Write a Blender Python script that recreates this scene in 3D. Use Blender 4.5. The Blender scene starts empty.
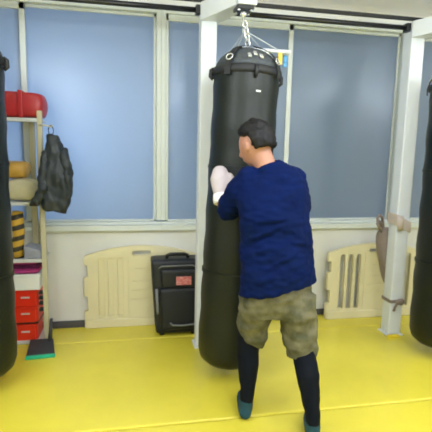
import bpy, bmesh, math, random
from mathutils import Vector, Matrix, noise
random.seed(4)
C = bpy.context.scene.collection
PI = math.pi
D = 3.53           # distance of the window wall

# ------------------------------------------------------------------ materials
def lin(c):
    return tuple(((v/255)/12.92 if v/255 <= .04045 else ((v/255+.055)/1.055)**2.4) for v in c) + (1,)
MATS = {}
def mat(name, rgb, rough=.5, metal=0, spec=.5, noise_amt=0, noise_scale=20, bump=0, bump_scale=60, rgb2=None, coat=0, stretch=None):
    if name in MATS: return MATS[name]
    m = bpy.data.materials.new(name); m.use_nodes = True
    n = m.node_tree.nodes; l = m.node_tree.links
    b = n['Principled BSDF']
    b.inputs['Roughness'].default_value = rough
    b.inputs['Metallic'].default_value = metal
    b.inputs['Specular IOR Level'].default_value = spec
    b.inputs['Coat Weight'].default_value = coat
    base = lin(rgb)
    b.inputs['Base Color'].default_value = base
    tc = n.new('ShaderNodeTexCoord')
    src = tc.outputs['Object']
    if stretch:
        mp = n.new('ShaderNodeMapping'); mp.inputs['Scale'].default_value = stretch
        l.new(src, mp.inputs['Vector']); src = mp.outputs['Vector']
    if noise_amt or rgb2:
        t = n.new('ShaderNodeTexNoise'); t.inputs['Scale'].default_value = noise_scale; t.inputs['Detail'].default_value = 4
        l.new(src, t.inputs['Vector'])
        r = n.new('ShaderNodeValToRGB')
        c2 = lin(rgb2) if rgb2 else tuple(v*(1-noise_amt) for v in base[:3])+(1,)
        r.color_ramp.elements[0].position = .35; r.color_ramp.elements[1].position = .65
        r.color_ramp.elements[0].color = c2; r.color_ramp.elements[1].color = base
        l.new(t.outputs['Fac'], r.inputs['Fac']); l.new(r.outputs['Color'], b.inputs['Base Color'])
    if bump:
        t2 = n.new('ShaderNodeTexNoise'); t2.inputs['Scale'].default_value = bump_scale; t2.inputs['Detail'].default_value = 3
        l.new(src, t2.inputs['Vector'])
        bp = n.new('ShaderNodeBump'); bp.inputs['Strength'].default_value = bump; bp.inputs['Distance'].default_value = .01
        l.new(t2.outputs['Fac'], bp.inputs['Height']); l.new(bp.outputs['Normal'], b.inputs['Normal'])
    MATS[name] = m
    return m

M_wall   = mat('wall_paint', (217,217,212), .75, noise_amt=.03, noise_scale=3, bump=.08, bump_scale=90)
M_ceil   = mat('ceiling_paint', (238,236,246), .85, noise_amt=.02, noise_scale=5)
M_skirt  = mat('skirting_vinyl', (74,74,78), .5)
M_concr  = mat('concrete', (140,136,128), .9, noise_amt=.15)
M_mat    = mat('yellow_mat', (226,210,70), .25, spec=.6, noise_amt=.10, noise_scale=2.2, bump=.10, bump_scale=160)
M_frame  = mat('window_frame_paint', (208,214,210), .45, noise_amt=.04, noise_scale=8)
M_white  = mat('white_steel_paint', (222,227,232), .4, noise_amt=.04, noise_scale=6)
M_black  = mat('black_steel_paint', (20,21,24), .35)
M_leather= mat('bag_leather', (22,28,24), .42, spec=.35, noise_amt=.25, noise_scale=6, bump=.12, bump_scale=45)
M_mesh   = mat('bag_cover_nylon', (66,72,76), .6, noise_amt=.3, noise_scale=60, bump=.2, bump_scale=200)
M_strap  = mat('webbing', (28,30,33), .6, bump=.2, bump_scale=200)
M_chrome = mat('zinc_chain', (214,216,216), .25, metal=.6)
M_tag    = mat('white_tag', (225,225,220), .6)
M_cream  = mat('cream_plastic', (222,213,174), .5, noise_amt=.03, noise_scale=5)
M_case   = mat('suitcase_nylon', (19,24,34), .5, noise_amt=.2, noise_scale=9, bump=.15, bump_scale=150)
M_caset  = mat('suitcase_trim', (10,11,15), .4)
M_grey   = mat('grey_plastic', (120,122,126), .4)
M_patch  = mat('red_label', (186,74,78), .6, rgb2=(206,150,146), noise_scale=38, stretch=(1,1,3))
M_shirt  = mat('navy_cotton', (3,22,70), .9, spec=.12, noise_amt=.18, noise_scale=9, bump=.12, bump_scale=55)
M_shorts = mat('olive_camouflage', (112,108,86), .9, spec=.15, rgb2=(78,79,60), noise_scale=15, bump=.15, bump_scale=60)
M_legg   = mat('legging_knit', (9,15,27), .8, spec=.15, noise_amt=.2, noise_scale=12)
M_sock   = mat('teal_sock', (8,62,76), .8, noise_amt=.2, noise_scale=30)
M_skin   = mat('skin', (176,126,104), .55, noise_amt=.06, noise_scale=30)
M_hair   = mat('black_hair', (14,13,15), .6, spec=.3, bump=.5, bump_scale=60, stretch=(1,1,.3))
M_glove  = mat('pale_glove', (196,184,188), .6, noise_amt=.06, noise_scale=20)
M_cuff   = mat('white_cuff', (232,232,230), .6)
M_eye    = mat('eye_white', (220,215,210), .3)
M_red    = mat('red_plastic', (222,44,24), .35, noise_amt=.06, noise_scale=7)
M_redpad = mat('red_vinyl', (176,40,44), .4, noise_amt=.12, noise_scale=9, bump=.1, bump_scale=40)
M_whitebx= mat('white_box_card', (232,234,232), .6)
M_pink   = mat('magenta_towel', (196,64,134), .9, noise_amt=.2, noise_scale=30, bump=.4, bump_scale=90)
M_plum   = mat('plum_towel', (128,44,92), .9, noise_amt=.2, noise_scale=30, bump=.4, bump_scale=90)
M_lilac  = mat('lilac_grey_cloth', (158,160,172), .8, noise_amt=.1, noise_scale=20, bump=.3, bump_scale=50)
M_ochre  = mat('ochre_vinyl', (192,150,66), .5, noise_amt=.1, noise_scale=12)
M_beige  = mat('beige_cloth', (204,196,160), .85, noise_amt=.08, noise_scale=20, bump=.3, bump_scale=60)
M_rack   = mat('rack_beige_metal', (190,182,150), .45, noise_amt=.05, noise_scale=12)
M_shelf  = mat('shelf_white_metal', (206,208,206), .4)
M_jacket = mat('jacket_nylon', (34,42,46), .55, noise_amt=.25, noise_scale=14, bump=.3, bump_scale=40)
M_dpan   = mat('dark_grey_rubber', (52,54,58), .6, noise_amt=.15, noise_scale=20)
M_teal   = mat('teal_edge', (30,178,136), .5)
M_taupe  = mat('taupe_canvas', (140,126,118), .8, noise_amt=.15, noise_scale=14, bump=.3, bump_scale=60)
M_peach  = mat('peach_cloth', (206,192,182), .8, noise_amt=.06, noise_scale=20)
M_pegy   = mat('yellow_peg', (226,196,40), .4)
M_pegb   = mat('blue_peg', (70,150,206), .4)
M_yfoot  = mat('yellow_foot_pad', (226,200,40), .5)

def striped():
    m = bpy.data.materials.new('yellow_black_stripes'); m.use_nodes = True
    n = m.node_tree.nodes; l = m.node_tree.links; b = n['Principled BSDF']; b.inputs['Roughness'].default_value = .6
    tc = n.new('ShaderNodeTexCoord'); mp = n.new('ShaderNodeMapping'); mp.inputs['Rotation'].default_value = (0,.25,0)
    w = n.new('ShaderNodeTexWave'); w.bands_direction = 'Z'; w.inputs['Scale'].default_value = 4.2; w.inputs['Distortion'].default_value = .6
    r = n.new('ShaderNodeValToRGB'); r.color_ramp.interpolation = 'CONSTANT'
    r.color_ramp.elements[0].color = lin((58,52,40)); r.color_ramp.elements[1].color = lin((206,162,52)); r.color_ramp.elements[1].position = .42
    l.new(tc.outputs['Object'], mp.inputs['Vector']); l.new(mp.outputs['Vector'], w.inputs['Vector'])
    l.new(w.outputs['Fac'], r.inputs['Fac']); l.new(r.outputs['Color'], b.inputs['Base Color'])
    return m
M_stripe = striped()

def frosted():
    m = bpy.data.materials.new('frosted_glass'); m.use_nodes = True
    n = m.node_tree.nodes; l = m.node_tree.links
    for x in list(n):
        if x.type == 'BSDF_PRINCIPLED': n.remove(x)
    out = [x for x in n if x.type == 'OUTPUT_MATERIAL'][0]
    tr = n.new('ShaderNodeBsdfTranslucent'); tr.inputs['Color'].default_value = (.80,.88,.98,1)
    di = n.new('ShaderNodeBsdfDiffuse'); di.inputs['Color'].default_value = (.26,.31,.36,1)
    gl = n.new('ShaderNodeBsdfGlossy'); gl.inputs['Roughness'].default_value = .28; gl.inputs['Color'].default_value = (.9,.95,1,1)
    m1 = n.new('ShaderNodeMixShader'); m1.inputs['Fac'].default_value = .35
    m2 = n.new('ShaderNodeMixShader')
    fr = n.new('ShaderNodeFresnel'); fr.inputs['IOR'].default_value = 1.45
    l.new(tr.outputs[0], m1.inputs[1]); l.new(di.outputs[0], m1.inputs[2])
    l.new(fr.outputs[0], m2.inputs['Fac']); l.new(m1.outputs[0], m2.inputs[1]); l.new(gl.outputs[0], m2.inputs[2])
    l.new(m2.outputs[0], out.inputs['Surface'])
    return m
M_glass = frosted()

# ------------------------------------------------------------------ mesh helpers
def obj(name, bm, m, parent=None, smooth=False, bevel=0, seg=2, inv=True):
    me = bpy.data.meshes.new(name)
    bmesh.ops.recalc_face_normals(bm, faces=bm.faces)
    bm.to_mesh(me); bm.free()
    me.materials.append(m)
    if smooth:
        for p in me.polygons: p.use_smooth = True
    o = bpy.data.objects.new(name, me); C.objects.link(o)
    if bevel:
        b = o.modifiers.new('Bevel', 'BEVEL'); b.width = bevel; b.segments = seg; b.limit_method = 'ANGLE'; b.angle_limit = .6
    if parent:
        o.parent = parent
        if inv: o.matrix_parent_inverse = parent_inv(parent)
    return o
def parent_inv(p):
    mw = p.matrix_basis.copy(); q = p
    while q.parent:
        q = q.parent; mw = q.matrix_basis @ mw
    # children of parts: parts keep identity basis with a parent inverse, so only the thing's Empty matters
    return world(p).inverted()
def world(p):
    if p.parent: return world(p.parent) @ p.matrix_parent_inverse @ p.matrix_basis
    return p.matrix_basis.copy()
def empty(name, loc, rot=(0,0,0)):
    o = bpy.data.objects.new(name, None); C.objects.link(o); o.empty_display_size = .1
    o.location = loc; o.rotation_euler = rot
    o.matrix_basis = Matrix.Translation(loc) @ __import__('mathutils').Euler(rot).to_matrix().to_4x4()
    return o
def tag(o, label, cat, group=None):
    o['label'] = label; o['category'] = cat
    if group: o['group'] = group
    return o
def struct(name, bm, m, parent=None, **k):
    o = obj(name, bm, m, parent, **k)
    if not parent: o['kind'] = 'structure'
    return o
def BM(): return bmesh.new()
def box(bm, x0, x1, y0, y1, z0, z1, M=None):
    vs = [bm.verts.new((x, y, z)) for x in (x0, x1) for y in (y0, y1) for z in (z0, z1)]
    for f in ((0,1,3,2),(4,6,7,5),(0,4,5,1),(2,3,7,6),(0,2,6,4),(1,5,7,3)): bm.faces.new([vs[i] for i in f])
    if M is not None:
        for v in vs: v.co = M @ v.co
    return bm
def B(*a, M=None): return box(BM(), *a, M=M)
def frames(pts):
    pts = [Vector(p) for p in pts]; T = []
    for i in range(len(pts)):
        a = pts[max(i-1,0)]; b = pts[min(i+1,len(pts)-1)]
        T.append((b-a).normalized())
    return pts, T
def tube(bm, pts, rad, seg=16, ref=(0,1,0), cap=True, dome=False):
    """loft of elliptical rings: rad items are r or (r_side, r_ref)"""
    pts, T = frames(pts); rings = []
    ref = Vector(ref)
    if not isinstance(rad, (list, tuple)): rad = [rad]*len(pts)
    def ring(p, t, a, b):
        u = (ref - t*ref.dot(t))
        if u.length < 1e-3: u = Vector((1,0,0)) - t*t.x
        u.normalize(); s = t.cross(u).normalized()
        return [bm.verts.new(p + s*a*math.cos(2*PI*k/seg) + u*b*math.sin(2*PI*k/seg)) for k in range(seg)]
    for i, (p, t, r) in enumerate(zip(pts, T, rad)):
        a, b = (r, r) if not isinstance(r, (list, tuple)) else r
        if dome and i == 0:
            for q in (.35,.75): rings.append(ring(p - t*min(a,b)*math.cos(q*PI/2), t, a*math.sin(q*PI/2), b*math.sin(q*PI/2)))
        rings.append(ring(p, t, a, b))
        if dome and i == len(pts)-1:
            for q in (.75,.35): rings.append(ring(p + t*min(a,b)*math.cos(q*PI/2), t, a*math.sin(q*PI/2), b*math.sin(q*PI/2)))
    for r0, r1 in zip(rings, rings[1:]):
        for k in range(seg): bm.faces.new((r0[k], r0[(k+1)%seg], r1[(k+1)%seg], r1[k]))
    if cap:
        bm.faces.new(rings[0][::-1]); bm.faces.new(rings[-1])
    return bm
def lathe(bm, prof, seg=48, c=(0,0,0), cap=True):
    rings = []
    for r, z in prof:
        rings.append([bm.verts.new((c[0]+r*math.cos(2*PI*k/seg), c[1]+r*math.sin(2*PI*k/seg), c[2]+z)) for k in range(seg)])
    for r0, r1 in zip(rings, rings[1:]):
        for k in range(seg): bm.faces.new((r0[k], r0[(k+1)%seg], r1[(k+1)%seg], r1[k]))
    if cap: bm.faces.new(rings[0][::-1]); bm.faces.new(rings[-1])
    return bm
def ellipsoid(bm, c, r, R=None, u=24, v=16, fn=None):
    ret = bmesh.ops.create_uvsphere(bm, u_segments=u, v_segments=v, radius=1)
    for x in ret['verts']:
        p = x.co.copy()
        if fn: p = fn(p)
        p = Vector((p.x*r[0], p.y*r[1], p.z*r[2]))
        if R is not None: p = R @ p
        x.co = p + Vector(c)
    return bm
def torus(bm, c, R, r, rot=None, sx=1, sy=1, useg=20, vseg=8):
    rings = []
    for i in range(useg):
        a = 2*PI*i/useg; ring = []
        for j in range(vseg):
            b = 2*PI*j/vseg
            p = Vector(((R+r*math.cos(b))*math.cos(a)*sx, (R+r*math.cos(b))*math.sin(a)*sy, r*math.sin(b)))
            if rot is not None: p = rot @ p
            ring.append(bm.verts.new(p + Vector(c)))
        rings.append(ring)
    for i in range(useg):
        r0, r1 = rings[i], rings[(i+1)%useg]
        for j in range(vseg): bm.faces.new((r0[j], r1[j], r1[(j+1)%vseg], r0[(j+1)%vseg]))
    return bm
def evaluated(bm, mods):
    """run modifiers on a bmesh and return the resulting bmesh"""
    me = bpy.data.meshes.new('work'); bmesh.ops.recalc_face_normals(bm, faces=bm.faces); bm.to_mesh(me); bm.free()
    o = bpy.data.objects.new('work', me); C.objects.link(o)
    extra = []
    for kind, props in mods:
        md = o.modifiers.new(kind, kind)
        for k, v in props.items():
            if k == 'cut':
                mc = bpy.data.meshes.new('cut'); bmesh.ops.recalc_face_normals(v, faces=v.faces); v.to_mesh(mc); v.free()
                oc = bpy.data.objects.new('cut', mc); C.objects.link(oc); extra.append(oc)
                md.object = oc; md.operation = 'DIFFERENCE'; md.solver = 'EXACT'
            else: setattr(md, k, v)
    dg = bpy.context.evaluated_depsgraph_get(); dg.update()
    ev = o.evaluated_get(dg); m2 = ev.to_mesh()
    out = bmesh.new(); out.from_mesh(m2); ev.to_mesh_clear()
    for x in extra + [o]:
        d = x.data; bpy.data.objects.remove(x); bpy.data.meshes.remove(d)
    return out
def remesh(bm, vox=.008, smooth=4):
    return evaluated(bm, [('REMESH', dict(mode='VOXEL', voxel_size=vox)), ('SMOOTH', dict(factor=.5, iterations=smooth))])
def wrinkle(bm, amp, scale, seed=0, stretch=(1,1,1), zr=None):
    bm.normal_update()
    for v in bm.verts:
        p = Vector((v.co.x*stretch[0], v.co.y*stretch[1], v.co.z*stretch[2]))*scale + Vector((seed*7.1, seed*3.3, seed))
        v.co += v.normal * amp * noise.noise(p)
    return bm
def copy_tree(o, parent=None):
    c = o.copy(); C.objects.link(c)
    if parent: c.parent = parent; c.matrix_parent_inverse = o.matrix_parent_inverse.copy()
    for ch in o.children: copy_tree(ch, c)
    return c

# ------------------------------------------------------------------ the setting
XL, XR, YB, ZC = -3.2, 5.2, -3.6, 2.64
ZS, ZT = .88, 2.452           # glass bottom / top
struct('floor', B(XL, XR, YB, D, -.14, -.03), M_concr)
struct('ceiling', B(XL, XR, YB, D+.12, ZC, ZC+.1), M_ceil)
struct('wall_left', B(XL-.12, XL, YB, D, -.14, ZC), M_wall)
struct('wall_right', B(XR, XR+.12, YB, D, -.14, ZC), M_wall)
struct('wall_front', B(XL-.12, XR+.12, YB-.12, YB, -.14, ZC), M_wall)
struct('wall_back', box(box(box(B(XL, -1.83, D, D+.12, .80, 2.56), XL, XR, D, D+.12, -.14, .80), XL, XR, D, D+.12, 2.56, ZC), 4.40, XR, D, D+.12, .80, 2.56), M_wall)
struct('baseboard_back', B(XL, XR, D-.012, D, -.03, .052), M_skirt, bevel=.003)

def window(name, x0, x1, inner_left=True):
    root = empty(name, (x0, D, .8)); root['kind'] = 'structure'
    f = BM()
    w = .036
    box(f, x0, x0+w, D-.012, D+.07, .88, 2.50); box(f, x1-w, x1, D-.012, D+.07, .88, 2.50)
    box(f, x0, x1, D-.012, D+.07, 2.497, 2.56); box(f, x0, x1, D-.012, D+.07, .845, .868)
    struct('window_frame', f, M_frame, root, bevel=.004)
    s = BM(); box(s, x0, x1, D-.045, D+.07, .80, .845)
    struct('window_sill', s, M_frame, root, bevel=.004)
    mid = (x0+x1)/2; st = .026
    # two sliding sashes, the left one on the room side
    for (a, b, y, top) in ((x0+w, mid+st, D+.004, 2.448), (mid-st, x1-w, D+.036, 2.475)):
        q = BM(); y1 = y+.026
        box(q, a, a+.022 if a < mid-.1 else a+.046, y, y1, .868, 2.497); box(q, b-.040 if b < x1-.1 else b-.022, b, y, y1, .868, 2.497)
        box(q, a, b, y, y1, .868, .884); box(q, a, b, y, y1, top, 2.497)
        so = struct('window_sash', q, M_frame, root, bevel=.003)
        struct('pane', B(a+.01, b-.01, y+.010, y+.016, .875, 2.49), M_glass, so)
    return root
window('window_1', -1.83, .218)
window('window_2', .218, 2.336)
window('window_3', 2.336, 4.40)

# yellow mats laid in rows
def yellow_mat(y0, y1, label):
    bm = BM(); nx = 60
    box(bm, XL+.01, XR-.01, y0, y1, -.03, 0)
    return tag(obj('yellow_mat', bm, M_mat, bevel=.012, seg=3), label, 'floor mat', 'yellow mats covering the floor')
yellow_mat(YB+.01, 2.108, 'yellow mat across the foreground, the nearest row, under the right foot')
yellow_mat(2.118, 3.208, 'wide yellow mat row under the punching bags, between the two seams')
yellow_mat(3.214, D-.014, 'narrow yellow mat strip along the skirting under the cream gates')

# ------------------------------------------------------------------ steel posts with arms
PX = (-1.055, .505, 2.075); PY = 3.05
def make_post():
    r = empty('steel_post', (0, 0, 0))
    obj('column', B(-.055, .055, -.055, .055, .012, 2.425), M_white, r, bevel=.008)
    bp = BM(); box(bp, -.070, .070, -.070, .070, 0, .012)
    obj('base_plate', bp, M_white, r, bevel=.003)
    for sx in (-1, 1):
        g = BM()
        vs = [Vector((sx*.055, y, z)) for y in (-.004, .004) for z in (.012,)] 
        a = [g.verts.new((sx*.055, y, .012)) for y in (-.005, .005)]; b = [g.verts.new((sx*.069, y, .012)) for y in (-.005, .005)]; c = [g.verts.new((sx*.055, y, .07)) for y in (-.005, .005)]
        g.faces.new((a[0], b[0], c[0])); g.faces.new((a[1], c[1], b[1]))
        g.faces.new((a[0], a[1], b[1], b[0])); g.faces.new((b[0], b[1], c[1], c[0])); g.faces.new((c[0], c[1], a[1], a[0]))
        obj('gusset', g, M_white, r)
    # diagonal arm, tapering slightly, from column head towards the room
    st = Vector((.0, -.03, 0)); en = Vector((.165, -.41, 0)); d = (en-st).normalized(); n = Vector((-d.y, d.x, 0))
    a = BM(); V = []
    for p, zb, w in ((st, 2.308, .07), (en, 2.312, .055)):
        for s in (-1, 1):
            for z in (zb, 2.425): V.append(a.verts.new((p.x+n.x*w*s, p.y+n.y*w*s, z)))
    for f in ((0,1,3,2),(4,6,7,5),(0,4,5,1),(2,3,7,6),(0,2,6,4),(1,5,7,3)): a.faces.new([V[i] for i in f])
    obj('arm', a, M_white, r, bevel=.005)
    k = BM(); box(k, .10, .215, -.465, -.345, 2.300, ZC-.002)
    obj('ceiling_bracket', k, M_white, r, bevel=.006)
    p = BM(); box(p, .095, .20, -.455, -.35, 2.276, 2.300)
    pl = obj('pivot_plate', p, M_black, r, bevel=.004)
    for q in ((.11,-.44),(.185,-.44),(.11,-.365),(.185,-.365)):
        obj('bolt', lathe(BM(), [(.009,2.268),(.009,2.277)], 6, (q[0], q[1], 0)), M_chrome, pl)
    return r
post = make_post()
labels = ('white steel post at the far left edge, past the leftmost bag',
          'white steel post in the middle, beside the dark suitcase and the punched bag',
          'white steel post on the right, with taupe straps hanging around it')
posts = [post, copy_tree(post), copy_tree(post)]
for o, x, lb in zip(posts, PX, labels):
    o.matrix_basis = Matrix.Translation((x, PY, 0)); tag(o, lb, 'post', 'white posts carrying the punching bags')
# yellow foot pads only at the right post
obj('foot_pad', B(PX[2]-.08, PX[2]+.02, PY-.105, PY-.072, 0, .022), M_yfoot, posts[2], bevel=.006)

# black bars
def bar(x0, x1, label):
    r = empty('black_bar', ((x0+x1)/2, PY-.01, 2.387))
    obj('tube', tube(BM(), [(x0+.02, PY-.01, 2.387), (x1-.02, PY-.01, 2.387)], .0175, 16), M_black, r, smooth=True)
    for a, b in ((x0, x0+.035), (x1-.035, x1)):
        obj('end_socket', B(a, b, PY-.038, PY+.018, 2.358, 2.416), M_black, r, bevel=.004)
    tag(r, label, 'bar', 'black bars between the posts')
bar(PX[0]+.0555, PX[1]-.0555, 'black round bar under the ceiling, left of the middle white post')
bar(PX[1]+.0555, PX[2]-.0555, 'black round bar under the ceiling, between the middle and right white posts')
r = empty('ceiling_rail', (1, 3.0, 2.428))
ur = BM(); box(ur, XL+.02, XR-.02, 2.988, 3.010, 2.4255, 2.452)
obj('rail', ur, M_black, r, bevel=.004)
tag(r, 'long black rail running just below the ceiling across the post heads', 'rail')

# ------------------------------------------------------------------ heavy bags
BR = .202
def make_bag():
    r = empty('heavy_bag', (0, 0, 0))
    prof = [(.02,0),(.10,.004),(.15,.018),(.185,.05),(.200,.10),(BR,.17)]
    for i in range(1, 25):
        z = .17 + i*(1.8250-.17)/24
        prof.append((BR + .0035*math.sin(i*1.7) - .004*(z/1.9), z))
    prof += [(.198,1.8500),(.185,1.8600)]
    bm = lathe(BM(), prof, 56)
    obj('body', bm, M_leather, r, smooth=True)
    for z in (.62, 1.27):
        obj('seam', lathe(BM(), [(BR-.008,z-.012),(BR+.0035,z-.010),(BR+.0035,z+.010),(BR-.008,z+.012)], 56), M_leather, r, smooth=False)
    obj('collar', lathe(BM(), [(.19,1.8100),(.209,1.8150),(.213,1.8300),(.211,1.8550),(.19,1.8650)], 56), M_strap, r, smooth=True)
    obj('top_cover', lathe(BM(), [(.196,1.8550),(.19,1.8850),(.168,1.9200),(.135,1.9500),(.09,1.9730),(.045,1.9870),(.012,1.9910)], 40), M_mesh, r, smooth=True)
    for k in range(4):
        a = PI/4 + k*PI/2; ca, sa = math.cos(a), math.sin(a)
        pts = [(.213,1.7950),(.214,1.8400),(.200,1.8900),(.172,1.9270),(.138,1.9570),(.09,1.9810),(.03,1.9990)]
        bm = BM(); prev = None
        for (rr, z) in pts:
            t = Vector((-sa, ca, 0))*.02; p = Vector((ca*(rr+.003), sa*(rr+.003), z)); o_ = Vector((ca,sa,.6)).normalized()*.004
            cur = [bm.verts.new(p-t), bm.verts.new(p+t), bm.verts.new(p+t+o_), bm.verts.new(p-t+o_)]
            if prev:
                for i in range(4): bm.faces.new((prev[i], prev[(i+1)%4], cur[(i+1)%4], cur[i]))
            else: bm.faces.new(cur[::-1])
            prev = cur
        bm.faces.new(prev)
        s = obj('strap', bm, M_strap, r)
        rot = Matrix.Rotation(a, 3, 'Z') @ Matrix.Rotation(PI/2-.35, 3, 'Y')
        obj('buckle', torus(BM(), (ca*.205, sa*.205, 1.8970), .018, .0036, rot, 1, 1.15), M_chrome, s, smooth=True)
    # side loops on the collar
    for k in range(4):
        a = k*PI/2; ca, sa = math.cos(a), math.sin(a)
        obj('loop', tube(BM(), [(ca*.205,sa*.205,1.8500),(ca*.222,sa*.222,1.8400),(ca*.224,sa*.224,1.8050),(ca*.205,sa*.205,1.7900)], (.012), 8), M_strap, r, smooth=True)
    # label strip sewn near the rim
    tg = BM()
    for i in range(2): pass
    vs = []
    for k in range(5):
        a = -PI/2 + .12 + (k-2)*.037
        for z in (1.7070, 1.7170): vs.append(tg.verts.new((math.cos(a)*(BR+.001), math.sin(a)*(BR+.001), z)))
    for k in range(4): tg.faces.new((vs[2*k], vs[2*k+2], vs[2*k+3], vs[2*k+1]))
    obj('label_tag', tg, M_tag, r)
    # silver mark on the front of the cover
    mk = BM()
    for (dx, wz) in ((-.035, 1.9100), (.0, 1.9250), (.035, 1.9100)):
        R_ = Matrix.Translation((dx, -.178 if wz < 1.915 else -.166, wz)) @ Matrix.Rotation(-.85, 4, 'X')
        box(mk, -.011, .011, -.004, .004, -.02, .02, M=R_)
    obj('clip', mk, M_chrome, r, bevel=.003)
    return r
def chain(root, top, bot):
    top = Vector(top); bot = Vector(bot); d = bot-top; L = d.length
    z = d.normalized(); q = Vector((0,0,-1)).rotation_difference(z).to_matrix()
    c = None
    def link(name, t, R, rr, sx, sy, twist, par):
        rot = q @ Matrix.Rotation(twist, 3, 'Z') @ Matrix.Rotation(PI/2, 3, 'X')
        return obj(name, torus(BM(), top + d*t, R, rr, rot, sx, sy), M_chrome, par, smooth=True)
    ch = obj('chain', lathe(BM(), [(.006,0),(.02,-.004),(.02,-.022),(.008,-.03),(.008,-.045),(.003,-.046)], 20, top), M_chrome, root, smooth=True)
    n = 4
    for i in range(n):
        t = (.055 + (L-.075)*(i+.5)/n)/L
        link('link', t, .021, .0058, .85, 1.45*(L-.06)/.19, 1.57*i+.5, ch)
    link('carabiner', (L*.60)/L, .034, .006, .8, 1.25, .9, ch)
    return ch
bag = make_bag()
bags = [bag, copy_tree(bag), copy_tree(bag)]
hang = Vector((.147, -.402, 2.276))
base = [(-.908, 2.655, .075), (.603, 2.605, .075), (2.205, 2.655, .075)]
tilt = [(0, 0), (-.018, .043), (0, 0)]
bl = ('black punching bag cut off by the left edge, in front of the storage rack',
      'black punching bag being hit, right in front of the man in the navy shirt',
      'black punching bag cut off by the right edge, beside the right white post')
for i, o in enumerate(bags):
    o.matrix_basis = Matrix.Translation(base[i]) @ Matrix.Rotation(tilt[i][1], 4, 'Y') @ Matrix.Rotation(tilt[i][0], 4, 'X')
    tag(o, bl[i], 'punching bag', 'black punching bags hanging in a row')
    top = Vector((PX[i], PY, 0)) + hang
    chain(o, top, o.matrix_basis @ Vector((0, 0, 1.985)))

# white peg hanger hooked on the middle bag's chain
hz = 2.10; hx0, hx1, hy0, hy1 = .655, 1.005, 2.80, 3.02
r = empty('peg_hanger', (.66, 2.665, 2.165))
fr = BM()
for a, b in (((hx0,hy0),(hx1,hy0)),((hx0-.03,hy1),(hx1-.02,hy1)),((hx0,hy0),(hx0-.03,hy1)),((hx1,hy0),(hx1-.02,hy1)),((.83,hy0),(.81,hy1))):
    tube(fr, [(a[0],a[1],hz),(b[0],b[1],hz)], .012, 10)
obj('frame', fr, M_white, r, smooth=True)
hk = Vector((.672, 2.672, 2.175))
for p in ((hx0,hy0),(hx1-.06,hy0),(hx0-.02,hy1),(hx1-.06,hy1)):
    obj('cord', tube(BM(), [hk, (p[0], p[1], hz)], .0025, 6), M_white, r)
obj('hook', torus(BM(), hk, .016, .004, Matrix.Rotation(PI/2, 3, 'X')), M_white, r, smooth=True)
for x, y, mm, zz in ((.945,2.80,M_pegy,0),(1.0,2.86,M_pegb,0),(.86,2.80,M_tag,0),(.985,2.96,M_pegy,0)):
    bm = BM(); box(bm, x-.014, x+.014, y-.006, y+.006, hz-.085, hz-.01); box(bm, x-.009, x+.009, y-.012, y+.012, hz-.06, hz-.045)
    p = obj('peg', bm, mm, r, bevel=.003)
    p['label'] = {'yellow_peg':'yellow peg','blue_peg':'blue peg','white_tag':'white peg'}[mm.name]
tag(r, 'white plastic peg hanger with yellow and blue pegs, behind the middle bag top', 'clothes hanger')

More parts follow.
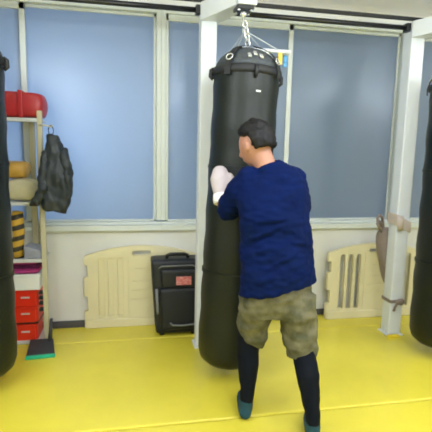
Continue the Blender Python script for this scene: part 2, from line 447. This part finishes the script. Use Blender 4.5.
# ------------------------------------------------------------------ cream plastic gates
def gate(x0, label, through):
    W, T, H = .91, .038, .605; y0 = 3.40 if through else 3.480; y1 = y0+T
    r = empty('plastic_gate', (x0+W/2, y0, 0))
    bm = BM(); pts = [(0,.003)]
    for z0, z1 in ((.14,.27),(.42,.53)): pts += [(0,z0),(.028,z0+.008),(.028,z1-.008),(0,z1)]
    pts.append((0,H-.02))
    pts.append((.015,H))
    for k in range(13):
        u = k/12; pts.append((.05+u*(W-.10), H+.008+.065*math.sin(PI*u)**.8))
    pts += [(W-.015,H),(W,H-.02)]
    for z0, z1 in ((.42,.53),(.14,.27)): pts += [(W,z1),(W-.028,z1-.008),(W-.028,z0+.008),(W,z0)]
    pts.append((W,.003))
    f0 = [bm.verts.new((x0+p[0], y0, p[1])) for p in pts]; f1 = [bm.verts.new((x0+p[0], y1, p[1])) for p in pts]
    bm.faces.new(f0); bm.faces.new(f1[::-1])
    for i in range(len(pts)):
        j = (i+1) % len(pts); bm.faces.new((f0[i], f1[i], f1[j], f0[j]))
    cut = BM()
    yb = y1+.02 if through else y0+.018
    for off in (.135,.21,.285, W-.285,W-.21,W-.135):
        w = .023; zt = .585; ring0 = []; ring1 = []
        prof = [(-w,.092),(w,.092)] + [(w*math.cos(a), zt-w+w*math.sin(a)) for a in [PI*k/8 for k in range(9)]]
        for px, pz in prof:
            ring0.append(cut.verts.new((x0+off+px, y0-.02, pz))); ring1.append(cut.verts.new((x0+off+px, yb, pz)))
        cut.faces.new(ring0); cut.faces.new(ring1[::-1])
        for i in range(len(prof)):
            j = (i+1)%len(prof); cut.faces.new((ring0[i], ring1[i], ring1[j], ring0[j]))
    # hand hole
    ring0, ring1 = [], []
    for k in range(20):
        a = 2*PI*k/20; sx = .055 if math.cos(a) > 0 else -.055
        ring0.append(cut.verts.new((x0+W/2+sx+.021*math.cos(a), y0-.02, .618+.019*math.sin(a))))
        ring1.append(cut.verts.new((x0+W/2+sx+.021*math.cos(a), y1+.02, .618+.019*math.sin(a))))
    cut.faces.new(ring0); cut.faces.new(ring1[::-1])
    for i in range(20): cut.faces.new((ring0[i], ring1[i], ring1[(i+1)%20], ring0[(i+1)%20]))
    for z, a, b in ((.23,.37,.54),(.305,.38,.53),(.385,.38,.53),(.49,.40,.51)):
        box(cut, x0+a, x0+b, y0-.02, y0+.006, z-.003, z+.003)
    bm = evaluated(bm, [('BOOLEAN', dict(cut=cut))])
    obj('panel', bm, M_cream, r, bevel=.004)
    if not through:
        pass
    ft = BM(); box(ft, x0+.01, x0+W-.01, y0-.012, y0, .0, .07)
    obj('foot_rail', ft, M_cream, r, bevel=.005)
    rm = BM(); box(rm, x0+.345, x0+.350, y0-.006, y0, .085, .60); box(rm, x0+.560, x0+.565, y0-.006, y0, .085, .60)
    obj('rib', rm, M_cream, r, bevel=.002)
    tag(r, label, 'gate', 'cream plastic gates leaning on the wall')
gate(-.395, 'cream plastic gate panel standing at the wall, half hidden by the dark suitcase', False)
gate(1.665, 'cream plastic gate panel with open slots, behind the right white post', True)

# ------------------------------------------------------------------ suitcase
def suitcase():
    x0, x1, y0, y1 = .165, .515, 3.225, 3.425
    r = empty('suitcase', (.33, 3.32, 0))
    def body(x0, x1, y0, y1, z0, z1, lean=.04):
        bm = B(x0, x1, y0, y1, z0, z1)
        bmesh.ops.bevel(bm, geom=bm.edges[:], offset=.035, segments=4, affect='EDGES', profile=.6)
        for v in bm.verts: v.co.x -= lean*(v.co.z/.63) * max(0, min(1, (.52-v.co.x)/.35))
        return bm
    obj('shell', wrinkle(body(x0, x1, y0, y1, .02, .615), .006, 9), M_case, r, smooth=True)
    obj('front_pocket', wrinkle(body(x0+.045, x1-.03, y0-.035, y0+.04, .06, .40), .008, 9, 2), M_case, r, smooth=True)
    obj('upper_pocket', wrinkle(body(x0+.055, x1-.03, y0-.022, y0+.04, .385, .55, .03), .006, 9, 3), M_case, r, smooth=True)
    z = tube(BM(), [(x0+.05-.03,y0-.018,.555),(x0+.07-.03,y0-.026,.575),(x1-.07,y0-.026,.578),(x1-.03,y0-.012,.55)], .005, 8)
    obj('zip', z, M_grey, r, smooth=True)
    obj('top_handle', tube(BM(), [(.25,3.3,.602),(.255,3.3,.637),(.28,3.3,.645),(.39,3.3,.645),(.415,3.3,.637),(.42,3.3,.602)], [(.014,.008)]*6, 10), M_caset, r, smooth=True)
    obj('side_handle', tube(BM(), [(.180,y0-.03,.20),(.176,y0-.045,.24),(.168,y0-.047,.36),(.168,y0-.028,.40)], [(.010,.006)]*4, 8), M_grey, r, smooth=True)
    obj('bottom_handle', tube(BM(), [(.275,y0-.03,.125),(.29,y0-.05,.113),(.37,y0-.056,.108),(.46,y0-.05,.113),(.475,y0-.03,.125)], [(.006,.009)]*5, 8), M_grey, r, smooth=True)
    obj('name_patch', B(.318,.435, y0-.034, y0-.024, .425, .492), M_patch, r, bevel=.002)
    for sx in (x0+.05, x1-.05):
        for y in (y0+.04, y1-.03):
            obj('wheel', lathe(BM(), [(.012,0),(.02,.004),(.02,.03),(.012,.034)], 16, (sx, y, 0)), M_caset, r)
    tag(r, 'black soft suitcase with a red patch standing between gate and middle post', 'suitcase')
suitcase()

# ------------------------------------------------------------------ storage rack and what is on it
RX0, RX1, RY0, RY1 = -1.16, -.640, 3.235, 3.475
def rack():
    r = empty('storage_rack', ((RX0+RX1)/2, (RY0+RY1)/2, 0))
    for x in (RX0, RX1):
        for y in (RY0, RY1):
            xo = .055 if y == RY1 and x == RX1 else 0
            obj('upright', B(x-.016-xo, x+.016-xo, y-.016, y+.016, 0, 1.70), M_rack, r, bevel=.003)
    obj('upright', B(-.765, -.725, RY1-.012, RY1+.012, .66, 1.66), M_rack, r, bevel=.003)
    for z in (.022, .640, 1.055, 1.640):
        s = BM(); box(s, RX0, RX1, RY0+.016, RY1-.016, z-.008, z+.004)
        so = obj('shelf', s, M_shelf, r, bevel=.002)
        obj('rim', B(RX0+.016, RX1-.016, RY0-.012, RY0+.014, z-.018, z+.008), M_shelf, so, bevel=.003)
    for z in (.262, .312, .352, .392):
        obj('clip', B(-.688, -.655, RY0-.010, RY0+.03, z-.011, z+.011), M_strap, r, bevel=.004)
    tag(r, 'tall beige metal rack with bare uprights standing at the left window', 'rack')
rack()
def crate(z0, z1, x1, lb):
    x0, y0, y1 = -1.02, RY0+.0, RY1-.025
    r = empty('red_bin', ((x0+x1)/2, (y0+y1)/2, z0))
    bm = B(x0, x1, y0, y1, z0, z1-.012)
    bmesh.ops.bevel(bm, geom=[e for e in bm.edges if abs(e.verts[0].co.z-e.verts[1].co.z) > .02], offset=.016, segments=3, affect='EDGES')
    obj('bin_body', bm, M_red, r, bevel=.004)
    obj('lid', B(x0-.004, x1+.004, y0-.006, y1+.004, z1-.012, z1-.001), M_red, r, bevel=.004)
    obj('pull', B((x0+x1)/2+.045, (x0+x1)/2+.105, y0-.010, y0, (z0+z1)/2+.002, (z0+z1)/2+.014), M_peach, r, bevel=.003)
    tag(r, lb, 'bin', 'red bins on the rack')
crate(.027, .152, -.708, 'red plastic bin at the bottom of the rack, lowest of its stack')
crate(.166, .290, -.700, 'red plastic bin in the middle of the three red bins')
crate(.291, .412, -.694, 'red plastic bin right under the white box')
tag(obj('dark_tray', B(-1.02, -.70, RY0+.005, RY1-.025, .153, .165), M_caset, bevel=.003), 'thin black tray lying between the lower two red bins', 'tray')
r = empty('white_box', (-.85, 3.34, .413))
obj('carton', B(-1.02, -.680, RY0-.002, RY1-.02, .413, .512), M_whitebx, r, bevel=.004)
obj('lid', B(-1.026, -.674, RY0-.008, RY1-.018, .512, .532), M_whitebx, r, bevel=.003)
tag(r, 'white box on top of the red bins, under the magenta towels', 'box')
for i, (z0, z1, m, sh, lb) in enumerate(((.533,.570,M_pink,0,'magenta folded towel lying directly on the white box'),
                                     (.5715,.598,M_plum,.006,'dark plum folded towel between the two magenta towels'),
                                     (.5995,.627,M_pink,-.012,'magenta folded towel on top of its pile, under the shelf'))):
    bm = B(-1.0, -.690+sh, RY0+.01, RY1-.03, z0, z1)
    bmesh.ops.subdivide_edges(bm, edges=bm.edges[:], cuts=5, use_grid_fill=True)
    bmesh.ops.bevel(bm, geom=[e for e in bm.edges if e.calc_face_angle(0) > 1], offset=.010, segments=3, affect='EDGES')
    for v in bm.verts: v.co.z += .003*noise.noise(v.co*14) if v.co.z > (z0+z1)/2 else 0
    tag(obj('folded_towel', bm, m, smooth=True), lb, 'towel', 'folded towels on the white box')
# striped roll, grey cloth on the shelf
bm = tube(BM(), [(-.835,3.30,.645),(-.838,3.30,.72),(-.826,3.305,.82),(-.834,3.31,.93),(-.828,3.31,.985)], [.040,.043,.041,.043,.036], 20)
tag(obj('striped_roll', wrinkle(bm,.006,20), M_stripe, smooth=True), 'yellow and black striped roll upright on the rack shelf', 'roll')
bm = B(-.785, -.650, RY0+.01, RY1-.06, .645, .735); bmesh.ops.subdivide_edges(bm, edges=bm.edges[:], cuts=7, use_grid_fill=True)
for v in bm.verts:
    u = (v.co.x+.785)/.135
    if v.co.z > .70: v.co.z -= .05*u*u
    v.co += Vector((0, .008, .006))*noise.noise(v.co*25)
bm2 = evaluated(bm, [('SUBSURF', dict(levels=1))])
tag(obj('grey_cloth', bm2, M_lilac, smooth=True), 'lilac grey cloth heap on the rack shelf beside the striped roll', 'cloth')
# middle shelf: ochre pad and beige bundle
def cushion(x0,x1,y0,y1,z0,z1,seed,amp=.012,sq=.55):
    bm = B(x0,x1,y0,y1,z0,z1); bmesh.ops.subdivide_edges(bm, edges=bm.edges[:], cuts=6, use_grid_fill=True)
    c = Vector(((x0+x1)/2,(y0+y1)/2,(z0+z1)/2)); h = Vector(((x1-x0)/2,(y1-y0)/2,(z1-z0)/2))
    for v in bm.verts:
        n_ = Vector([(v.co[i]-c[i])/h[i] for i in range(3)])
        k = .5*max(0, n_.length-1.0)/.73
        for i in range(3): v.co[i] = c[i] + (v.co[i]-c[i])*(1-k*sq)
        v.co += Vector((1,1,.6))*amp*noise.noise(v.co*11+Vector((seed,0,0)))
    zmin = min(v.co.z for v in bm.verts)
    for v in bm.verts: v.co.z += z0 - zmin
    return evaluated(bm, [('SUBSURF', dict(levels=1))])
tag(obj('beige_bundle', cushion(-.90,-.662,3.215,3.44,1.062,1.225,2), M_beige, smooth=True), 'beige cloth bundle on the rack shelf below the ochre pad', 'cloth bundle')
tag(obj('ochre_pad', cushion(-.99,-.735,3.24,3.42,1.222,1.352,5), M_ochre, smooth=True), 'ochre pad lying on the beige bundle at the left edge', 'pad')
# red padded shield on the top shelf
r = empty('red_shield', (-.87, 3.34, 1.65))
obj('pad', cushion(-1.14,-.605,3.215,3.47,1.647,1.83,9,.005,.3), M_redpad, r, smooth=True)
for x in (-1.02, -.76):
    obj('band', B(x-.014, x+.014, 3.209, 3.476, 1.650, 1.832), M_redpad, r, bevel=.004)
tag(r, 'red padded shield lying on top of the tall rack', 'pad')
# jacket hanging on the front of the right upright
def jacket():
    r = empty('jacket', (-.56, 3.17, 1.5))
    bm = tube(BM(), [(-.548,3.17,1.52),(-.548,3.165,1.47),(-.540,3.16,1.40),(-.532,3.155,1.28),(-.526,3.15,1.16),(-.535,3.155,1.07),(-.55,3.16,1.01)],
              [(.03,.03),(.060,.045),(.080,.052),(.092,.058),(.095,.056),(.095,.055),(.090,.046)], 26)
    bm = remesh(bm, .010, 2); wrinkle(bm, .03, 11, 1, (1,1,.5)); wrinkle(bm, .012, 30, 2, (1,1,.6))
    obj('torso', bm, M_jacket, r, smooth=True)
    for k, (pts, rr) in enumerate((([(-.475,3.15,1.42),(-.455,3.14,1.30),(-.450,3.14,1.17),(-.462,3.14,1.10)], [.035,.040,.038,.03]),
                                   ([(-.595,3.15,1.40),(-.605,3.13,1.28),(-.615,3.12,1.16),(-.655,3.12,1.08),(-.685,3.125,1.06)], [.03,.033,.034,.034,.026]))):
        s = remesh(tube(BM(), pts, rr, 16, dome=True), .009, 2); wrinkle(s, .014, 22, 4+k)
        obj('sleeve', s, M_jacket, r, smooth=True)
    h = cushion(-.60,-.50,3.125,3.20,1.43,1.545,3,.02); obj('hood', h, M_jacket, r, smooth=True)
    obj('hanging_loop', torus(BM(), (-.56,3.19,1.565), .024, .004, Matrix.Rotation(PI/2,3,'X'), .7, 1.3), M_strap, r, smooth=True)
    tag(r, 'dark jacket hanging from the right upright of the tall rack', 'jacket')
jacket()
hk = tube(BM(), [(-.640,3.217,1.60),(-.620,3.20,1.60),(-.575,3.19,1.595),(-.555,3.19,1.588),(-.55,3.19,1.605)], .005, 8)
tag(obj('coat_hook', hk, M_rack, smooth=True), 'small metal hook on the rack upright, holding up the dark jacket', 'hook')

# dark dustpan with a teal lip
def dustpan():
    r = empty('dustpan', (-.65, 3.05, 0))
    bm = BM(); F = [(-.735,2.99),(-.548,3.005),(-.590,3.20),(-.752,3.20)]
    V = [bm.verts.new((x,y,.004)) for x,y in F] + [bm.verts.new((x,y,z)) for (x,y),z in zip(F,(.022,.022,.052,.052))]
    bm.faces.new(V[3::-1]); bm.faces.new(V[4:])
    for i in range(4): bm.faces.new((V[i],V[(i+1)%4],V[4+(i+1)%4],V[4+i]))
    obj('tray', bm, M_dpan, r, bevel=.006)
    e = BM(); d = Vector((.193,.015,0)).normalized(); n = Vector((d.y,-d.x,0))
    p0 = Vector((-.738,2.99,0)); p1 = Vector((-.545,3.005,0))
    box(e, 0, (p1-p0).length, -.025, .0, .002, .024, M=Matrix.Translation(p0) @ Matrix.Rotation(math.atan2(d.y,d.x),4,'Z'))
    obj('front_lip', e, M_teal, r, bevel=.004)['label'] = 'teal front lip'
    obj('handle', tube(BM(), [(-.612,3.175,.04),(-.608,3.195,.10),(-.602,3.205,.20)], [.016,.012,.012], 12), M_dpan, r, smooth=True)
    tag(r, 'dark grey dustpan with a teal front lip on the mat before the rack', 'dustpan')
dustpan()

# ------------------------------------------------------------------ straps and bag on the right post
def on_post():
    x, y = PX[2], PY
    # taupe bag hanging behind the post
    r = empty('canvas_bag', (x-.03, y+.14, .6))
    bm = cushion(x-.085, x+.105, y+.062, y+.165, .34, .87, 4, .018)
    for v in bm.verts: v.co.x += max(-.04, min(.06, (.62-v.co.z)*.25))
    obj('bag_body', bm, M_taupe, r, smooth=True)
    for k, z in enumerate((.905, .955)):
        obj('handle', tube(BM(), [(x-.08,y+.10,.82),(x-.135-.015*k,y+.06,z-.03),(x-.16,y+.05,z),(x-.135,y+.06,z+.018),(x-.08,y+.11,z-.01),(x-.05,y+.12,.82)], .011, 10), M_taupe, r, smooth=True)
    tag(r, 'taupe canvas bag hanging behind the right white post, over the gate', 'bag')
    # peach wrap around the post
    bm = BM()
    pts = [(x-.066,y-.066),(x+.066,y-.066),(x+.066,y+.066),(x-.066,y+.066)]
    V0 = []; H = [(.905,.995),(.85,.93),(.85,.93),(.92,1.0)]
    for s in (0,.009):
        for (px,py),(za,zb) in zip(pts,H):
            cx, cy = (s if px < x else -s), (s if py < y else -s)
            V0.append((bm.verts.new((px+cx,py+cy,za)), bm.verts.new((px+cx,py+cy,zb))))
    for i in range(4):
        j = (i+1)%4
        bm.faces.new((V0[i][0],V0[j][0],V0[j][1],V0[i][1])); bm.faces.new((V0[4+i][0],V0[4+i][1],V0[4+j][1],V0[4+j][0]))
        bm.faces.new((V0[i][1],V0[j][1],V0[4+j][1],V0[4+i][1])); bm.faces.new((V0[i][0],V0[4+i][0],V0[4+j][0],V0[j][0]))
    r = empty('peach_wrap', (x, y-.08, .93))
    obj('wrap', bm, M_peach, r, bevel=.003)
    obj('loose_end', tube(BM(), [(x-.04,y-.074,.985),(x-.045,y-.084,.94),(x-.035,y-.078,.87)], [(.026,.006),(.032,.009),(.02,.005)], 12), M_peach, r, smooth=True)
    tag(r, 'peach cloth wrap tied around the right white post at sill height', 'hand wrap')
    # lower strap
    r = empty('post_strap', (x, y-.08, .31))
    bm = BM()
    for (a,b,c,d_) in ((x-.062,x+.062,y-.062,y-.0555),(x-.062,x+.062,y+.0555,y+.062),(x-.062,x-.0555,y-.062,y+.062),(x+.0555,x+.062,y-.062,y+.062)):
        box(bm, a,b,c,d_, .275,.302)
    obj('strap', bm, M_taupe, r, bevel=.002)
    obj('knot', wrinkle(ellipsoid(BM(), (x+.015,y-.076,.288), (.036,.018,.026)), .008, 30), M_taupe, r, smooth=True)
    obj('strap_end', tube(BM(), [(x-.01,y-.078,.28),(x-.03,y-.082,.25),(x-.035,y-.078,.215)], [(.012,.005)]*3, 10), M_taupe, r, smooth=True)
    tag(r, 'taupe strap knotted around the foot of the right white post', 'strap')
on_post()

# ------------------------------------------------------------------ the person
def person():
    root = empty('person', (.72, 2.08, 0))
    hd = Vector((.615, 2.155, 1.475))
    Rh = Matrix.Rotation(math.radians(30), 3, 'Z') @ Matrix.Rotation(math.radians(-16), 3, 'X')   # faces +Y, turned left, chin down
    # ---- one continuous body
    bm = BM()
    def headfn(p):
        q = p.copy()
        if q.z < 0: q.x *= 1 - .30*(-q.z)**1.3; 
        if q.z < -.2 and q.y > 0: q.y *= 1.0 + .10*(-q.z)
        if q.z < 0 and q.y < 0: q.y *= 1 - .35*(-q.z)
        # eye sockets, brow
        for s in (-1, 1):
            d2 = (q.x-s*.42)**2 + (q.z-.02)**2
            if q.y > 0: q.y -= .10*math.exp(-d2/.03)
        if q.y > 0:
            q.y += .05*math.exp(-((q.z-.2)**2)/.01)*math.exp(-(q.x**2)/.3)
            q.y += .05*math.exp(-((q.z+.48)**2)/.012)*math.exp(-(q.x**2)/.05)
        return q
    ellipsoid(bm, hd, (.076, .095, .113), Rh, 32, 24, headfn)
    def H(x, y, z): return hd + Rh @ Vector((x, y, z))
    tube(bm, [H(0,.090,.022), H(0,.105,-.005), H(0,.113,-.024), H(0,.092,-.036)], [.008,.011,.016,.010], 10, dome=True)      # nose
    tube(bm, [H(-.022,.082,-.060), H(0,.094,-.060), H(.022,.082,-.060)], [.005,.008,.005], 8, dome=True)                  # lips
    for s in (-1, 1):
        ellipsoid(bm, H(s*.076,-.008,-.008), (.010,.020,.032), Rh @ Matrix.Rotation(s*.35, 3, 'Z'), 12, 10)               # ears
    # neck, trunk
    tube(bm, [(.635,2.125,1.44),(.655,2.11,1.38),(.675,2.105,1.31)], [.052,.054,.062], 16)
    tube(bm, [(.735,2.075,.66),(.735,2.075,.78),(.725,2.08,.95),(.71,2.09,1.12),(.70,2.10,1.25),(.69,2.105,1.325)],
         [(.13,.09),(.145,.10),(.125,.09),(.145,.095),(.150,.085),(.085,.06)], 20)
    # arms with fists (inside the gloves)
    tube(bm, [(.59,2.14,1.25),(.525,2.23,1.17),(.500,2.28,1.115)], [.045,.044,.042], 14, dome=True)
    tube(bm, [(.500,2.28,1.115),(.492,2.325,1.16),(.485,2.365,1.225)], [.042,.040,.030], 14, dome=True)
    ellipsoid(bm, (.484,2.385,1.26), (.036,.036,.045))
    tube(bm, [(.80,2.13,1.24),(.848,2.15,1.16),(.858,2.19,1.05)], [.045,.044,.042], 14, dome=True)
    tube(bm, [(.858,2.19,1.05),(.825,2.27,1.11),(.785,2.35,1.18)], [.042,.040,.030], 14, dome=True)
    ellipsoid(bm, (.775,2.375,1.205), (.036,.036,.045))
    # legs
    LL = [(.650,2.09,.74),(.628,2.14,.58),(.610,2.165,.42),(.609,2.135,.30),(.604,2.115,.16),(.598,2.112,.075)]
    RL = [(.820,2.065,.74),(.845,2.04,.58),(.864,2.005,.43),(.872,1.935,.31),(.882,1.885,.15),(.884,1.872,.075)]
    rr = [.088,.074,.053,.050,.034,.033]
    tube(bm, LL, rr, 16, dome=True); tube(bm, RL, rr, 16, dome=True)
    FL = [(.590,2.092,.036),(.598,2.14,.038),(.622,2.235,.032),(.638,2.31,.022)]
    FR = [(.880,1.848,.036),(.892,1.90,.038),(.930,1.99,.032),(.958,2.06,.022)]
    fr = [(.029,.030),(.033,.034),(.040,.027),(.032,.016)]
    tube(bm, FL, fr, 14, ref=(0,0,1), dome=True); tube(bm, FR, fr, 14, ref=(0,0,1), dome=True)
    obj('body', remesh(bm, .0075, 3), M_skin, root, smooth=True)
    for s in (-1, 1):
        obj('eye', ellipsoid(BM(), H(s*.032,.073,.004), (.012,.010,.009), Rh, 12, 8), M_eye, root, smooth=True)
    # hair
    hb = BM()
    def hairfn(p):
        q = p.copy()
        a_ = max(0, min(1, (q.y+.48)/.28)); c_ = max(0, min(1, (q.y-.1)/.6))
        lim = -.50 + .78*a_*a_*(3-2*a_) + .22*c_
        t = max(0, min(1, (q.z-lim)/.12))
        nz = noise.noise(Vector((p.x*5, p.y*5, p.z*3)))
        k = .55*(1-t) + t*(1.0 + .07*nz + .05*max(0, p.z))
        return q*k
    ellipsoid(hb, hd + Vector((0,-.006,.010)), (.090,.108,.118), Rh, 48, 32, hairfn)
    obj('hair', wrinkle(hb, .012, 38, 3), M_hair, root, smooth=True)
    # shirt
    sb = BM()
    th = math.radians(9.5)
    def ringpath():
        return [(.735,2.060,.748),(.731,2.060,.82),(.722,2.065,.90),(.712,2.075,1.03),(.703,2.085,1.15),(.700,2.095,1.24),(.697,2.10,1.31),(.682,2.105,1.352),(.668,2.108,1.385)]
    tube(sb, ringpath(), [(.211,.142),(.203,.140),(.191,.135),(.184,.130),(.186,.132),(.186,.124),(.160,.105),(.098,.080),(.062,.058)], 30)
    for v in sb.verts:
        if v.co.z < .95: v.co.z += (v.co.x-.728)*math.tan(th)*(.95-v.co.z)/.24
    tube(sb, [(.580,2.115,1.285),(.545,2.175,1.225),(.512,2.255,1.145),(.506,2.268,1.13)], [.080,.076,.068,.064], 18, dome=True)
    tube(sb, [(.805,2.115,1.285),(.832,2.13,1.20),(.850,2.16,1.10),(.856,2.18,1.04),(.84,2.22,1.055)], [.088,.080,.070,.060,.055], 18, dome=True)
    sb = remesh(sb, .008, 5); wrinkle(sb, .016, 7, 1, (1,1,1.6)); wrinkle(sb, .006, 20, 2, (1,1,2.2))
    for (ax, az, bx, bz, amp) in ((.53,1.00,.70,1.09,.009),(.53,.93,.66,.985,.007),(.56,1.10,.74,1.13,.007),(.60,.86,.82,.98,.006),(.74,1.02,.88,.98,.006),(.58,.80,.70,.86,.005)):
        for v in sb.verts:
            if v.normal.y > .1: continue
            d = Vector((bx-ax, bz-az)); L = d.length; d /= L; q = Vector((v.co.x-ax, v.co.z-az)); t = q.dot(d)/L; u = q.x*d.y - q.y*d.x
            if -.1 < t < 1.1: v.co += v.normal*amp*math.sin(PI*max(0,min(1,t)))*(math.exp(-(u/.011)**2) - .8*math.exp(-((u-.022)/.012)**2))
    obj('shirt', sb, M_shirt, root, smooth=True)
    # shorts
    pb = BM()
    tube(pb, [(.735,2.07,.60),(.735,2.07,.66),(.735,2.07,.74),(.73,2.07,.82)], [(.165,.105),(.186,.122),(.188,.125),(.172,.115)], 28)
    tube(pb, [(.642,2.09,.70),(.638,2.115,.60),(.630,2.135,.52),(.622,2.15,.430)], [.106,.100,.084,.070], 22)
    tube(pb, [(.832,2.06,.70),(.842,2.04,.60),(.853,2.025,.48),(.862,2.012,.385)], [.112,.108,.090,.074], 22)
    for v in pb.verts:
        if v.co.z < .47:
            if v.co.x < .73: v.co.z += -(v.co.x-.625)*.42
    pb = remesh(pb, .008, 4); wrinkle(pb, .018, 8, 5, (1,1,1.5)); wrinkle(pb, .008, 19, 6, (1,1,1.8))
    obj('shorts', pb, M_shorts, root, smooth=True)
    # leggings and socks
    for pts, lo in ((LL, .105), (RL, .105)):
        lb = BM(); q = pts[1:5] + [tuple(Vector(pts[4]).lerp(Vector(pts[5]), .95))]
        tube(lb, q, [.077,.060,.059,.040,.036], 20)
        lb = remesh(lb, .007, 3); wrinkle(lb, .004, 20, 8)
        obj('legging', lb, M_legg, root, smooth=True)
    for pts, F in ((LL, FL), (RL, FR)):
        k = BM()
        tube(k, [Vector(pts[4]).lerp(Vector(pts[5]),.55), Vector(pts[4]).lerp(Vector(pts[5]),.8), pts[5], (pts[5][0], pts[5][1], .045)], [.036,.037,.039,.037], 16)
        tube(k, F, [(a+.005, b+.005) for a, b in fr], 16, ref=(0,0,1), dome=True)
        k = remesh(k, .007, 3)
        zm = min(v.co.z for v in k.verts)
        for v in k.verts: v.co.z = max(.0015, v.co.z)
        obj('sock', k, M_sock, root, smooth=True)
    # gloves
    def glove(c, axis, side, nm):
        axis = Vector(axis).normalized(); c = Vector(c)
        g = BM()
        tube(g, [c-axis*.075, c-axis*.03, c+axis*.02, c+axis*.06], [(.042,.040),(.052,.048),(.060,.054),(.046,.042)], 18, dome=True)
        s = axis.cross(Vector((0,0,1))).normalized()*side
        tube(g, [c-axis*.03+s*.045-Vector((0,.02,0)), c+axis*.01+s*.062-Vector((0,.03,0)), c+axis*.045+s*.05-Vector((0,.03,0))], [.019,.023,.018], 12, dome=True)
        go = obj('glove', remesh(g, .007, 4), M_glove, root, smooth=True)
        cu = BM(); tube(cu, [c-axis*.125, c-axis*.10, c-axis*.07], [.046,.049,.047], 18)
        obj('cuff', cu, M_cuff, go, smooth=True, bevel=.004)
    glove((.484,2.388,1.268), (0,.42,.95), 1, 'l')
    glove((.775,2.375,1.21), (-.35,.55,.75), -1, 'r')
    tag(root, 'person in navy shirt, camouflage shorts and black leggings punching the middle bag', 'person')
person()

# ------------------------------------------------------------------ camera
f_px, pitch, yaw, roll, h = 430, math.radians(8.04), math.radians(10.94), math.radians(1.25), 1.42
fwd = Vector((math.sin(yaw)*math.cos(pitch), math.cos(yaw)*math.cos(pitch), -math.sin(pitch)))
right = Vector((math.cos(yaw), -math.sin(yaw), 0)); up = right.cross(fwd)
r2 = right*math.cos(roll) + up*math.sin(roll); u2 = -right*math.sin(roll) + up*math.cos(roll)
cam = bpy.data.cameras.new('camera'); cam.sensor_width = 36; cam.lens = 36*f_px/432; cam.clip_start = .05
cam.dof.use_dof = True; cam.dof.focus_distance = 1.2; cam.dof.aperture_fstop = 6.3   # hand-held phone, focus a little short
co = bpy.data.objects.new('camera', cam); C.objects.link(co)
co.matrix_world = Matrix(((r2.x,u2.x,-fwd.x,0),(r2.y,u2.y,-fwd.y,0),(r2.z,u2.z,-fwd.z,h),(0,0,0,1)))
bpy.context.scene.camera = co

# ------------------------------------------------------------------ light
def area(name, loc, rot, sx, sy, power, col=(1,1,1)):
    l = bpy.data.lights.new(name, 'AREA'); l.shape = 'RECTANGLE'; l.size = sx; l.size_y = sy; l.energy = power; l.color = col
    o = bpy.data.objects.new(name, l); C.objects.link(o); o.location = loc; o.rotation_euler = rot
    return o
for x in (-1.2, 1.0, 3.2):
    for y in (-1.4, 1.2):
        for dx in (-.35, .35):
            l = bpy.data.lights.new('fluorescent_lamp', 'POINT'); l.energy = 31; l.shadow_soft_size = .16; l.color = (.86, .93, 1)
            o = bpy.data.objects.new('fluorescent_lamp', l); C.objects.link(o); o.location = (x+dx, y, 2.24)
# unseen light added behind the frosted glass to brighten the left panes; dusk sky
area('pane_fill_light', (-.50, 4.55, 1.55), (-PI/2, 0, 0), .9, .9, 27, (.56,.74,1))
w = bpy.data.worlds.new('dusk'); bpy.context.scene.world = w; w.use_nodes = True
bg = w.node_tree.nodes['Background']; bg.inputs['Color'].default_value = (.30,.46,.80,1); bg.inputs['Strength'].default_value = .36

vs = bpy.context.scene.view_settings
vs.view_transform = 'Standard'; vs.look = 'None'; vs.gamma = 1; vs.exposure = 0; vs.use_curve_mapping = False
